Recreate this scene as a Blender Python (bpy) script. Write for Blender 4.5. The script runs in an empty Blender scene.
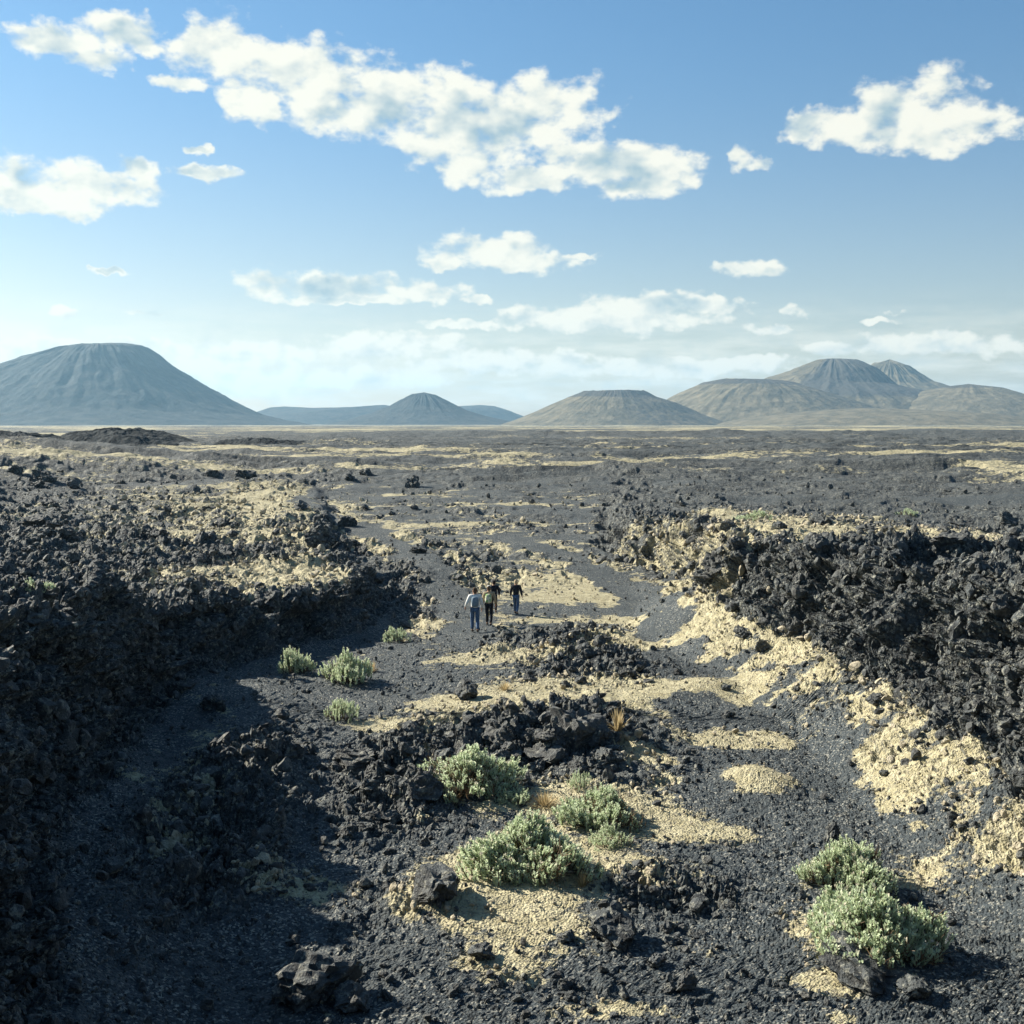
import bpy, math, random
import numpy as np
from mathutils import Vector, Matrix
from mathutils.bvhtree import BVHTree

R = math.radians
f32 = np.float32
random.seed(11)
rng = np.random.default_rng(11)
scene = bpy.context.scene
COL = scene.collection

# ------------------------------------------------------------------ camera
F, CAMZ = 1200.0, 8.0
PITCH = math.atan(90 / 1200)
cam_d = bpy.data.cameras.new('camera')
cam = bpy.data.objects.new('camera', cam_d); COL.objects.link(cam)
cam.location = (0, 0, CAMZ)
cam.rotation_euler = (math.pi / 2 - PITCH, 0, 0)
cam_d.sensor_width = 36; cam_d.lens = 36 * F / 1024
cam_d.clip_start = 0.2; cam_d.clip_end = 40000
scene.camera = cam

def raydir(px, py):
    a, b = (px - 512) / F, (512 - py) / F
    return (a, math.cos(PITCH) + b * math.sin(PITCH), -math.sin(PITCH) + b * math.cos(PITCH))
def gp(px, py, z=0.0):
    d = raydir(px, py); t = (z - CAMZ) / d[2]
    return (d[0] * t, d[1] * t)
def at_y(px, py, Y):
    d = raydir(px, py); t = Y / d[1]
    return (d[0] * t, Y, CAMZ + d[2] * t)

# ------------------------------------------------------------------ noise
_p = np.random.default_rng(3).permutation(256).astype(np.int32); PERM = np.concatenate([_p, _p, _p])
_a = np.random.default_rng(4).normal(size=(256, 3)); _a /= np.linalg.norm(_a, axis=1)[:, None]
GRAD = _a.astype(f32)
def pnoise(x, y, z=None):
    x = np.asarray(x, f32); y = np.asarray(y, f32)
    z = np.zeros_like(x) + f32(.37) if z is None else np.asarray(z, f32)
    xi, yi, zi = np.floor(x), np.floor(y), np.floor(z)
    fx, fy, fz = x - xi, y - yi, z - zi
    xi, yi, zi = xi.astype(np.int32) & 255, yi.astype(np.int32) & 255, zi.astype(np.int32) & 255
    u, v, w = [t * t * t * (t * (t * 6 - 15) + 10) for t in (fx, fy, fz)]
    out = 0
    for i in (0, 1):
        a = PERM[xi + i]
        wx = u if i else 1 - u
        for j in (0, 1):
            b = PERM[a + yi + j]
            wy = v if j else 1 - v
            for k in (0, 1):
                g = GRAD[PERM[b + zi + k]]
                wz = w if k else 1 - w
                out = out + wx * wy * wz * (g[..., 0] * (fx - i) + g[..., 1] * (fy - j) + g[..., 2] * (fz - k))
    return out * 1.6
def fbm(x, y, z=None, o=4, lac=2.03, g=.5):
    s, a, n, t = 0, 1., 0., 1.
    for i in range(o):
        s = s + a * pnoise(x * t + 17.3 * i, y * t - 9.1 * i, None if z is None else z * t + 5.7 * i)
        n += a; a *= g; t *= lac
    return s / n
def blocks(x, y, z, cell, seed=0):
    """angular rubble: every cell is a tilted facet; returns facet height (about -1..1) and edge distance"""
    x, y, z = x / cell + seed * 13.7, y / cell - seed * 7.9, z / cell + seed * 3.1
    bx, by, bz = np.floor(x - .5), np.floor(y - .5), np.floor(z - .5)
    f1 = np.full(x.shape, 9., f32); f2 = f1.copy(); val = np.zeros(x.shape, f32)
    for i in (0, 1):
        for j in (0, 1):
            for k in (0, 1):
                cx, cy, cz = bx + i, by + j, bz + k
                h = PERM[PERM[PERM[cx.astype(np.int32) & 255] + (cy.astype(np.int32) & 255)] + (cz.astype(np.int32) & 255)]
                J = GRAD[h]; T = GRAD[(h * 7 + 31) & 255]
                dx, dy, dz = x - (cx + .5 + .62 * J[..., 0]), y - (cy + .5 + .62 * J[..., 1]), z - (cz + .5 + .62 * J[..., 2])
                d = dx * dx + dy * dy + dz * dz
                v = ((h * 29 & 255) / 255. - .5).astype(f32) * 1.3 + 1.5 * (dx * T[..., 0] + dy * T[..., 1] + dz * T[..., 2])
                m = d < f1
                f2 = np.where(m, f1, np.minimum(f2, d)); f1 = np.where(m, d, f1); val = np.where(m, v, val)
    return val, np.sqrt(f2) - np.sqrt(f1)
def sst(a, b, x):
    t = np.clip((x - a) / (b - a), 0, 1); return t * t * (3 - 2 * t)
def lin(y, pts):
    return np.interp(y, [p[0] for p in pts], [p[1] for p in pts]).astype(f32)

# ------------------------------------------------------------------ the lie of the land
XL = [(-40, -5.8), (12, -5.9), (16, -6.5), (19, -7.6), (21.5, -8.3), (26, -9.0), (31, -9.9), (35, -9.8), (40.5, -8.0), (45, -6.0), (50, -5.4), (56, -7), (62, -9), (75, -11), (100, -16), (9000, -16)]
XR = [(-40, 10.5), (15, 10.2), (20, 10), (24, 9.8), (31.6, 9.6), (37, 9.2), (41, 8.0), (46, 6.9), (52, 7.8), (57, 8.0), (62, 6.2), (66, 5.2), (80, 6), (100, 9), (9000, 9)]
ZL = [(-40, 4.4), (14, 4.3), (17, 4.2), (21, 4.5), (26, 4.35), (32, 3.6), (36, 2.6), (41, 2.0), (45, 1.9), (50, 1.8), (60, 2.2), (85, 2.7), (200, 3), (600, 2.6), (1500, 1.2), (4000, -3.), (9000, -3.)]
ZR = [(-40, 5.5), (15, 5.2), (24, 4.9), (31, 4.5), (37, 4.3), (42, 4.0), (50, 3.7), (60, 3.1), (66, 2.8), (85, 2.75), (200, 3), (600, 2.6), (1500, 1.2), (4000, -3.), (9000, -3.)]
ZF = [(-40, 6.2), (1.5, 6.2), (4, 5.0), (8, 2.0), (12, .15), (14, 0), (46, 0), (54, .35), (66, 1.2), (80, 2.1), (100, 2.6), (200, 3), (600, 2.6), (1500, 1.2), (4000, -3.), (9000, -3.)]
def W(px, py, rx, ry, v, z=0.):
    x, y = gp(px, py, z); H = CAMZ - z
    return (x, y, rx * y / F, ry * y * y / (F * H), v)
# rises of the gully floor (centre, radii in metres, height)
MOUNDS = [W(545, 742, 95, 38, .55), W(590, 735, 40, 20, .5), W(395, 785, 62, 50, .35), W(600, 668, 75, 16, .45), W(560, 640, 80, 12, .4),
          W(640, 890, 75, 28, .25), W(520, 890, 70, 40, .18), W(450, 905, 45, 22, .2), W(420, 650, 50, 10, .15), W(420, 585, 60, 14, .35),
          (-5.9, 24.0, 1.3, 6.5, .8), (-4.9, 20.6, .8, 2.0, .4), W(600, 800, 70, 18, .12), W(860, 960, 70, 45, .15), W(712, 692, 40, 9, .34), W(757, 783, 32, 13, .30), W(640, 700, 50, 6, .15),
          (-7.8, 33.5, 1.6, 3., .5)]
ROUGH = [W(395, 785, 62, 52, 1.0), W(545, 742, 110, 42, 1.1), W(600, 668, 85, 18, .9), W(560, 642, 90, 14, .8), W(650, 890, 70, 26, .8), W(430, 900, 50, 18, .5),
         (-5.9, 24.0, 1.15, 6.2, 1.1), (-4.9, 20.6, .7, 1.8, .9), W(420, 600, 60, 26, 1.0), W(340, 650, 60, 12, .2), W(520, 985, 150, 20, .35), W(800, 740, 60, 10, .2),
         W(720, 900, 40, 20, .3), W(350, 930, 60, 14, .3)]
SAND = [W(757, 783, 30, 12, 1.6), W(712, 692, 42, 9, 1.2), W(515, 905, 80, 52, 1.1), W(470, 872, 50, 18, .8), W(545, 858, 60, 22, .9), W(380, 728, 36, 8, 1), W(700, 832, 75, 13, .7), W(745, 742, 62, 9, 1.0), W(700, 692, 75, 9, 1.2),
        W(600, 700, 60, 10, .8), W(645, 762, 28, 10, 1.), W(500, 712, 70, 14, .8), W(570, 800, 95, 20, .75), W(600, 622, 90, 4, .8), W(560, 604, 80, 4, .6),
        W(650, 650, 60, 6, .8), W(610, 1012, 60, 12, .8), W(845, 935, 55, 42, 1.0), W(835, 985, 55, 16, .8), W(415, 900, 34, 12, .6), W(520, 560, 170, 22, .2, .6), W(580, 590, 90, 12, .6, .3),
        W(440, 545, 120, 14, .25, 1.), W(950, 880, 60, 26, .5), W(440, 625, 50, 6, .5), W(335, 512, 40, 7, .7, 1.8), W(385, 530, 40, 8, .4, 1.4), W(520, 590, 60, 5, .4), W(480, 662, 60, 8, .6), W(560, 688, 80, 10, .6), W(640, 640, 60, 8, .7), W(455, 702, 50, 8, .6), W(545, 655, 60, 6, .6), W(620, 870, 50, 16, .6), W(500, 965, 40, 12, .5), W(640, 820, 90, 20, .4), W(520, 700, 150, 50, .32), W(410, 780, 80, 60, .26), W(590, 880, 170, 80, .26), W(480, 630, 120, 20, .25), W(820, 800, 60, 60, .12), W(900, 870, 60, 20, .3), W(330, 655, 40, 10, .4), (-6.0, 23.5, 1.3, 6, .38), (-7.6, 29., 1., 4, .45)]
def gsum(x, y, L):
    s = np.zeros(np.shape(x), f32)
    for cx, cy, rx, ry, v in L:
        q = ((x - cx) / rx) ** 2 + ((y - cy) / ry) ** 2
        s = s + v * np.exp(-.9 * q).astype(f32)
    return s
PATHS = [[W(470, 640, 1, 1, 0), W(452, 603, 1, 1, 0), W(436, 578, 1, 1, 0, .4), W(408, 553, 1, 1, 0, .9), W(366, 532, 1, 1, 0, 1.4), W(325, 516, 1, 1, 0, 2.), W(300, 503, 1, 1, 0, 2.5), W(318, 492, 1, 1, 0, 2.7), W(380, 484, 1, 1, 0, 2.8)],
         [W(715, 720, 1, 1, 0), W(672, 660, 1, 1, 0), W(662, 625, 1, 1, 0), W(640, 595, 1, 1, 0, .3), W(600, 577, 1, 1, 0, .5), W(560, 556, 1, 1, 0, .9), W(500, 540, 1, 1, 0, 1.2)]]
def pathd(x, y):
    d = np.full(np.shape(x), 99., f32)
    for pl in PATHS:
        for a, b in zip(pl[:-1], pl[1:]):
            ax, ay, bx, by = a[0], a[1], b[0], b[1]
            t = np.clip(((x - ax) * (bx - ax) + (y - ay) * (by - ay)) / ((bx - ax) ** 2 + (by - ay) ** 2), 0, 1)
            d = np.minimum(d, np.hypot(x - ax - t * (bx - ax), (y - ay - t * (by - ay)) * .6))
    return d
def wallx(x, y):
    n = fbm(x * .0 + .5, y * .22, None, 2) * .9
    n2 = fbm(x * .0 + 9.5, y * .2, None, 2) * .7
    tl = lin(y, XL) + n - x
    tr = x - lin(y, XR) - n2
    return tl, tr
def height(x, y):
    x = np.asarray(x, f32); y = np.asarray(y, f32)
    tl, tr = wallx(x, y)
    near = 1 - sst(70, 120, y)
    zf = lin(y, ZF)
    inside = np.minimum(-tl, -tr)
    z = zf + gsum(x, y, MOUNDS) + .10 * fbm(x * .35, y * .35, None, 3) * sst(8, 14, y)
    # talus fans at the wall feet
    z = z + (1.6 * np.clip(1 + tr / 2.5, 0, 1) ** 1.2) * (1 - sst(44, 60, y)) * sst(6, 12, y)
    z = z + ((.5 + .8 * (1 - sst(21, 29, y))) * np.clip(1 + tl / (1.4 + 1.6 * (1 - sst(21, 29, y))), 0, 1) ** 1.4) * (1 - sst(44, 60, y)) * sst(6, 12, y)
    ledge = .5 + .5 * pnoise(x * .7, y * .5)
    sl = sst(-.05, .95, tl + .3 * ledge); sr = sst(-.05, 1.0 + .6 * ledge, tr)
    # plateaus
    und = .35 * fbm(x * .08, y * .08, None, 3) + .22 * pnoise(x * .31, y * .31)
    zl = lin(y, ZL) + und * sst(0, 3, tl) + 2.6 * sst(16, 52, tl) * sst(38, 80, y) * (1 - sst(130, 190, y))
    zr = lin(y, ZR) + und * sst(0, 3, tr) - 2.0 * np.exp(-((x - 14.2) / 2.8) ** 4 - ((y - 33.) / 1.3) ** 4) - 1.1 * sst(6, 22, tr) * sst(32, 60, y) * (1 - sst(66, 90, y))
    z = z * (1 - sl) + zl * sl
    z = z * (1 - sr) + zr * sr
    # open lava plain
    far = sst(75, 130, y)
    big = fbm(x / 38, y / 17, None, 4)
    rid = np.abs(fbm(x / 30 + 4, y / 13, None, 3))
    z = z + far * (1 - sst(300, 520, y)) * (1.3 * big + 2.9 * (.26 - rid)) + .15 * far * pnoise(x / 5, y / 3) + .5 * far * (1 - sst(300, 500, y)) * fbm(x / 11, y / 5, None, 4)
    z = z + sst(300, 700, y) * 1.6 * fbm(x / 240, y / 160, None, 3)
    z = z + flow(x, y) * 2.6
    return z
def flow(x, y):
    c = 400 + 45 * fbm(x / 160 + 3, x * 0 + .5, None, 3)
    return np.exp(-((y - c) / 26) ** 2) * (.55 + .9 * fbm(x / 30, y / 22, None, 4)) * sst(-130, -20, x) + .6 * np.exp(-((y - c - 190) / 60) ** 2) * (.4 + 1.4 * fbm(x / 50 + 7, y / 40, None, 4))
def masks(x, y):
    tl, tr = wallx(x, y)
    ins = sst(-.2, .4, np.minimum(-tl, -tr))
    nz = fbm(x * .45, y * .45, None, 4)
    rough_in = gsum(x, y, ROUGH) + .42 * sst(50, 58, y) * (1 + 2. * nz) + .2 * nz
    rough_in = np.maximum(rough_in, .75 * (1 - sst(.2, 1.0, -tr)) * sst(10, 14, y))
    rough_in = np.maximum(rough_in, .9 * (1 - sst(.1, .9, -tl)))
    rough_in = np.maximum(rough_in, .42 * (1 - sst(1.2, 2.2, -tr)) * (1 + 2. * nz) * sst(10, 14, y))
    smooth_p = sst(.15, .5, fbm(x / 16 + 3, y / 9, None, 3))
    rough_out = 1.0 - .75 * smooth_p
    rough_out = rough_out * (1 - .4 * sst(36, 50, y) * sst(1.5, 4, tr))
    rough_out = np.where((tl < 3) & (tr < 3), np.maximum(rough_out, .9), rough_out)
    r = rough_in * ins + rough_out * (1 - ins)
    r = np.clip(r, .05, 1.1)
    far = sst(110, 160, y)
    r = r * (1 - far) + far * (.35 + .55 * sst(-.05, .35, fbm(x / 45 + 9, y / 14, None, 3)))
    # pale ground
    s_in = gsum(x, y, SAND) + .15 * nz
    band = np.clip(1 - np.abs(tr + .75 - .35 * sst(28, 38, y)) / (1.65 + .5 * sst(28, 38, y)), 0, 1) * sst(14, 17, y) * (1 - sst(48, 60, y))
    s_in = np.maximum(s_in, .84 * np.sqrt(band) + 1.25 * nz - .05)
    st = fbm(x / 6., y / 2.6, None, 4)
    s_in = np.maximum(s_in, (.13 + 1.9 * st) * sst(50, 58, y))
    LP = gsum(x, y, [W(300, 566, 120, 15, 1.4, 2.4), W(100, 560, 50, 6, .9, 3.2), W(15, 582, 40, 9, 1., 3.6), W(160, 592, 90, 5, .35, 3.6), W(260, 502, 210, 24, 1.0, 2.8),
                      W(330, 540, 90, 12, .6, 2.4), W(420, 485, 130, 14, .5, 2.7), W(180, 545, 90, 10, .3, 3.)])
    RP = gsum(x, y, [(13.6, 44., 5., 4.5, 1.3), (9.9, 51., 3.2, 4.5, 1.1), (19., 46., 4., 4., .7), W(850, 522, 95, 10, 1.5, 3.0), W(745, 514, 60, 8, 1.2, 3.0), W(940, 520, 60, 7, .9, 3.0), W(640, 560, 60, 12, .8, 1.2)])
    stp = fbm(x / 9. + 2, y / 3.4, None, 4)
    s_out = (LP * .78 * sst(.7, 1.6, tl) + RP) + .75 * stp - .12 + .12 * sst(0, 2, tl)
    # plain beyond the gully: long pale flats between dark flows
    sp = fbm(x / 42 + 1, y / 18 + 7, None, 4, 2.1, .6)
    lft = .14 * sst(20, -40, x / np.maximum(y, 1) * 100)
    far1 = sst(85, 120, y) * (1 - sst(240, 330, y))
    s_far = .29 + 1.5 * sp + lft - .14 * sst(-10, 10, x / np.maximum(y, 1) * 100) + .75 * fbm(x / 13, y / 10, None, 3) + .45 * gsum(x, y / 1., [(40, 178, 120, 8, 1), (-10, 165, 40, 7, .7), (90, 150, 60, 5, .8), (-80, 190, 90, 30, .6)])
    s_out = s_out * (1 - far1) + s_far * far1
    s_vfar = .55 - 1.6 * np.clip(flow(x, y), 0, 1) + 1.3 * fbm(x / 120, y / 110, None, 6, 2.1, .65)
    v = sst(240, 400, y)
    s_out = s_out * (1 - v) + s_vfar * v
    s = s_in * ins + s_out * (1 - ins)
    v2 = sst(85, 110, y); s = s * (1 - v2) + s_out * v2
    r = r * (1 - .38 * sst(.6, .9, s))
    pd = pathd(x, y) + 1.3 * nz
    on = 1 - sst(.45, 1.3, pd)
    r = r * (1 - .75 * on); s = s * (1 - .6 * on) + .3 * np.exp(-((pd - 1.5) / .5) ** 2) * (.4 + 1.6 * np.clip(nz + .3, 0, 1))
    return r.astype(f32), s.astype(f32), ins

# spots kept calm so things can stand on them
CALM = []

# ------------------------------------------------------------------ node helpers
def new_mat(name):
    m = bpy.data.materials.new(name); m.use_nodes = True
    nt = m.node_tree; nt.nodes.clear()
    out = nt.nodes.new('ShaderNodeOutputMaterial'); b = nt.nodes.new('ShaderNodeBsdfPrincipled')
    nt.links.new(b.outputs[0], out.inputs[0])
    return m, nt, b
def N(nt, t, **k):
    n = nt.nodes.new(t)
    for a, v in k.items():
        if a.startswith('i_'):
            key = a[2:]
            n.inputs[int(key) if key.isdigit() else key].default_value = v
        else: setattr(n, a, v)
    return n
def L(nt, a, b): nt.links.new(a, b)
def math_n(nt, op, a, b=None, clamp=False):
    n = nt.nodes.new('ShaderNodeMath'); n.operation = op; n.use_clamp = clamp
    for i, v in enumerate((a, b)):
        if v is None: continue
        if hasattr(v, 'links'): L(nt, v, n.inputs[i])
        else: n.inputs[i].default_value = v
    return n.outputs[0]
def mixc(nt, f, a, b, bt='MIX'):
    n = nt.nodes.new('ShaderNodeMix'); n.data_type = 'RGBA'; n.blend_type = bt
    for s, v in ((n.inputs[0], f), (n.inputs[6], a), (n.inputs[7], b)):
        if hasattr(v, 'links'): L(nt, v, s)
        elif isinstance(v, (int, float)): s.default_value = v
        else: s.default_value = (*v, 1)
    return n.outputs[2]
def ramp(nt, x, a, b, lo=0., hi=1.):
    n = nt.nodes.new('ShaderNodeMapRange'); n.interpolation_type = 'SMOOTHSTEP'
    L(nt, x, n.inputs[0]); n.inputs[1].default_value = a; n.inputs[2].default_value = b; n.inputs[3].default_value = lo; n.inputs[4].default_value = hi
    return n.outputs[0]
def noise(nt, vec, scale, detail=4, rough=.55, out='Fac', dist=0.):
    n = N(nt, 'ShaderNodeTexNoise'); n.inputs['Scale'].default_value = scale; n.inputs['Detail'].default_value = detail; n.inputs['Roughness'].default_value = rough
    n.inputs['Distortion'].default_value = dist
    L(nt, vec, n.inputs['Vector']); return n.outputs[out]
def voro(nt, vec, scale, feat='F1', out='Distance'):
    n = N(nt, 'ShaderNodeTexVoronoi'); n.feature = feat; n.inputs['Scale'].default_value = scale
    L(nt, vec, n.inputs['Vector']); return n.outputs[out]

# ------------------------------------------------------------------ materials
LAVA_D, LAVA_L, LAVA_LICHEN_GLINT = (.010, .0115, .012), (.052, .060, .062), (.26, .255, .205)  # last colour: pale flecks, part lichen, part sun glints painted into the lava
def lava_colour(nt, pos):
    c = mixc(nt, ramp(nt, noise(nt, pos, 2.2, 6, .65), .35, .7), LAVA_D, LAVA_L)
    cv = N(nt, 'ShaderNodeSeparateColor'); L(nt, voro(nt, pos, 11., 'F1', 'Color'), cv.inputs[0])
    c = mixc(nt, ramp(nt, cv.outputs[0], .35, 1., 0, .75), c, (.078, .088, .088))
    c = mixc(nt, ramp(nt, noise(nt, pos, 8., 6, .72), .53, .62, 0, .85), c, LAVA_LICHEN_GLINT)
    return c
def ground_material():
    m, nt, b = new_mat('ground')
    g = N(nt, 'ShaderNodeNewGeometry'); pos = g.outputs['Position']
    sand = N(nt, 'ShaderNodeAttribute', attribute_name='sand').outputs['Fac']
    rough = N(nt, 'ShaderNodeAttribute', attribute_name='rough').outputs['Fac']
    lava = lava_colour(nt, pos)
    # gravel: bluish black lapilli with pale specks
    vc = voro(nt, pos, 26., 'F1', 'Color'); sep = N(nt, 'ShaderNodeSeparateColor'); L(nt, vc, sep.inputs[0])
    grav = mixc(nt, sep.outputs[0], (.015, .021, .024), (.052, .065, .071))
    grav = mixc(nt, ramp(nt, sep.outputs[1], .80, .90, 0, .9), grav, (.24, .235, .20))
    grav = mixc(nt, ramp(nt, noise(nt, pos, .7, 6, .65), .45, .62, 0, .7), grav, (.038, .047, .050))
    grav = mixc(nt, ramp(nt, noise(nt, pos, 2.4, 6, .7), .60, .72, 0, .4), grav, (.14, .13, .095))
    dark = mixc(nt, ramp(nt, rough, .25, .6), grav, lava)
    # pale crust
    sc = mixc(nt, ramp(nt, noise(nt, pos, 3.1, 5, .65), .3, .7), (.27, .235, .13), (.46, .415, .265))
    sc = mixc(nt, ramp(nt, noise(nt, pos, 13., 6, .7), .50, .62, 0, .8), sc, (.11, .10, .08))
    e = math_n(nt, 'ADD', sand, math_n(nt, 'MULTIPLY', math_n(nt, 'SUBTRACT', noise(nt, pos, 1.3, 9, .74), .5), 2.3))
    far = N(nt, 'ShaderNodeNewGeometry')
    sm = ramp(nt, e, .50, .62)
    # pale crust sits on faces that look up
    nz = N(nt, 'ShaderNodeSeparateXYZ'); L(nt, g.outputs['Normal'], nz.inputs[0])
    up = ramp(nt, nz.outputs[2], .0, .55, .25, 1.)
    sm = math_n(nt, 'MULTIPLY', sm, up)
    L(nt, mixc(nt, sm, dark, sc), b.inputs['Base Color'])
    b.inputs['Roughness'].default_value = .82
    b.inputs['Specular IOR Level'].default_value = .35
    # relief
    mid = noise(nt, pos, .55, 5, .6)
    h1 = voro(nt, pos, 22., 'F1'); h2 = voro(nt, pos, 7., 'F1'); h3 = noise(nt, pos, 11., 6, .65)
    hs = math_n(nt, 'ADD', math_n(nt, 'MULTIPLY', h1, .045), math_n(nt, 'ADD', math_n(nt, 'MULTIPLY', math_n(nt, 'MULTIPLY', h2, .12), rough), math_n(nt, 'MULTIPLY', h3, .07)))
    sy_ = N(nt, 'ShaderNodeSeparateXYZ'); L(nt, pos, sy_.inputs[0])
    hs = math_n(nt, 'ADD', hs, math_n(nt, 'MULTIPLY', mid, ramp(nt, sy_.outputs[1], 70., 130., 0., 1.1)))
    bp = N(nt, 'ShaderNodeBump'); bp.inputs['Strength'].default_value = .8; bp.inputs['Distance'].default_value = 1.
    L(nt, hs, bp.inputs['Height']); L(nt, bp.outputs[0], b.inputs['Normal'])
    return m
def rock_material(name, pale=False):
    m, nt, b = new_mat(name)
    tc = N(nt, 'ShaderNodeTexCoord'); oi = N(nt, 'ShaderNodeObjectInfo')
    add = N(nt, 'ShaderNodeVectorMath'); add.operation = 'ADD'
    g = N(nt, 'ShaderNodeNewGeometry'); L(nt, g.outputs['Position'], add.inputs[0]); L(nt, oi.outputs['Random'], add.inputs[1])
    pos = add.outputs[0]
    if pale:
        c = mixc(nt, ramp(nt, noise(nt, pos, 6., 5, .6), .35, .7), (.27, .23, .15), (.50, .44, .32))
        c = mixc(nt, ramp(nt, noise(nt, pos, 3., 4, .6), .56, .68, 0, .85), c, (.07, .065, .055))
    else:
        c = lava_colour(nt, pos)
        c = mixc(nt, math_n(nt, 'MULTIPLY', oi.outputs['Random'], .45), c, (.085, .083, .076))
    L(nt, c, b.inputs['Base Color'])
    b.inputs['Roughness'].default_value = .75; b.inputs['Specular IOR Level'].default_value = .4
    bp = N(nt, 'ShaderNodeBump'); bp.inputs['Strength'].default_value = .8; bp.inputs['Distance'].default_value = 1.
    L(nt, math_n(nt, 'ADD', math_n(nt, 'MULTIPLY', noise(nt, pos, 14., 6, .7), .06), math_n(nt, 'MULTIPLY', voro(nt, pos, 30., 'F1'), .02)), bp.inputs['Height'])
    L(nt, bp.outputs[0], b.inputs['Normal'])
    return m
def hill_material(name, lo, hi, darkc, scale=.02):
    m, nt, b = new_mat(name)
    g = N(nt, 'ShaderNodeNewGeometry'); pos = g.outputs['Position']
    st = N(nt, 'ShaderNodeAttribute', attribute_name='streak').outputs['Fac']
    dk = N(nt, 'ShaderNodeAttribute', attribute_name='dark').outputs['Fac']
    c = mixc(nt, ramp(nt, noise(nt, pos, scale, 7, .65), .35, .68), lo, hi)
    c = mixc(nt, ramp(nt, st, .1, .9, 0, .8), c, hi)
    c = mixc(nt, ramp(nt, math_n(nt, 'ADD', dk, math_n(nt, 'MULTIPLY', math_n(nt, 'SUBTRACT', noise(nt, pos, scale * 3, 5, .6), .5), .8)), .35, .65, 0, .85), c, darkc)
    L(nt, c, b.inputs['Base Color']); b.inputs['Roughness'].default_value = .95; b.inputs['Specular IOR Level'].default_value = .1
    bp = N(nt, 'ShaderNodeBump'); bp.inputs['Strength'].default_value = .5; bp.inputs['Distance'].default_value = 1.
    L(nt, math_n(nt, 'MULTIPLY', noise(nt, pos, scale * 2.5, 6, .6), 12.), bp.inputs['Height']); L(nt, bp.outputs[0], b.inputs['Normal'])
    return m
def cloth(name, col, col2=None, sc=30.):
    m, nt, b = new_mat(name)
    tc = N(nt, 'ShaderNodeTexCoord')
    n_ = noise(nt, tc.outputs['Object'], sc, 3)
    c = mixc(nt, ramp(nt, n_, .4, .6), col, col2 or tuple(v * .8 for v in col))
    L(nt, c, b.inputs['Base Color']); b.inputs['Roughness'].default_value = .85; b.inputs['Specular IOR Level'].default_value = .2
    return m
M_ground = ground_material()
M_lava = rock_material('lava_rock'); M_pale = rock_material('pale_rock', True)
def leaf_material(name, a, b_, tip):
    m, nt, b = new_mat(name)
    at = N(nt, 'ShaderNodeAttribute', attribute_name='tone').outputs['Fac']
    tp = N(nt, 'ShaderNodeAttribute', attribute_name='tip').outputs['Fac']
    c = mixc(nt, at, a, b_); c = mixc(nt, tp, c, tip)
    L(nt, c, b.inputs['Base Color']); b.inputs['Roughness'].default_value = .7; b.inputs['Specular IOR Level'].default_value = .25
    tr = N(nt, 'ShaderNodeBsdfTranslucent'); L(nt, c, tr.inputs[0])
    mx = N(nt, 'ShaderNodeMixShader'); mx.inputs[0].default_value = .45
    out = [n for n in nt.nodes if n.type == 'OUTPUT_MATERIAL'][0]
    L(nt, b.outputs[0], mx.inputs[1]); L(nt, tr.outputs[0], mx.inputs[2]); L(nt, mx.outputs[0], out.inputs[0])
    return m
M_leaf = leaf_material('grey_green_leaves', (.46, .54, .34), (.68, .76, .54), (.62, .54, .44))
M_dry = leaf_material('dry_twigs', (.16, .11, .07), (.33, .24, .14), (.42, .34, .2))
M_straw = leaf_material('straw', (.34, .26, .13), (.55, .45, .26), (.6, .5, .3))
M_stem = cloth('woody_stem', (.10, .075, .05))

# ------------------------------------------------------------------ mesh helpers
def mesh_np(name, v, faces, mat=None, smooth=False, attrs=None):
    """faces: (n,k) array with one k"""
    me = bpy.data.meshes.new(name)
    v = np.ascontiguousarray(v, f32); faces = np.ascontiguousarray(faces, np.int32)
    k = faces.shape[1]
    me.vertices.add(len(v)); me.vertices.foreach_set('co', v.ravel())
    me.loops.add(faces.size); me.loops.foreach_set('vertex_index', faces.ravel())
    me.polygons.add(len(faces)); me.polygons.foreach_set('loop_start', np.arange(0, faces.size, k, dtype=np.int32))
    me.update(calc_edges=True)
    if smooth: me.polygons.foreach_set('use_smooth', np.ones(len(faces), bool))
    else: me.shade_flat()
    for a, d in (attrs or {}).items():
        at = me.attributes.new(a, 'FLOAT', 'POINT'); at.data.foreach_set('value', np.ascontiguousarray(d, f32).ravel())
    if mat: me.materials.append(mat)
    return me
def link(name, data, parent=None, **props):
    o = bpy.data.objects.new(name, data); COL.objects.link(o)
    if parent is not None: o.parent = parent
    for k, v in props.items(): o[k] = v
    return o
def gridfaces(nr, nc, closed=False):
    i = np.arange(nr - 1)[:, None]; j = np.arange(nc if closed else nc - 1)[None, :]
    j2 = (j + 1) % nc
    return np.stack([i * nc + j + 0 * i, i * nc + j2, (i + 1) * nc + j2, (i + 1) * nc + j], -1).reshape(-1, 4)

# ------------------------------------------------------------------ ground sheet
QUAL = 1.0
ys = np.concatenate([np.linspace(-40, 7.8, 60), np.geomspace(8, 300, int(950 * QUAL)), np.geomspace(303, 9500, int(300 * QUAL))])
NC = int(1350 * QUAL); NR = len(ys)
U = np.linspace(-1, 1, 2600)
hw = np.where(ys > 8, .60 * ys + 10, 14.8)
X = (U[None, :] * hw[:, None]).astype(f32); Y = np.repeat(ys[:, None], len(U), 1).astype(f32)
Z = height(X, Y)
ds = np.hypot(np.diff(X, axis=1), np.diff(Z, axis=1) * 1.15)
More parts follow.
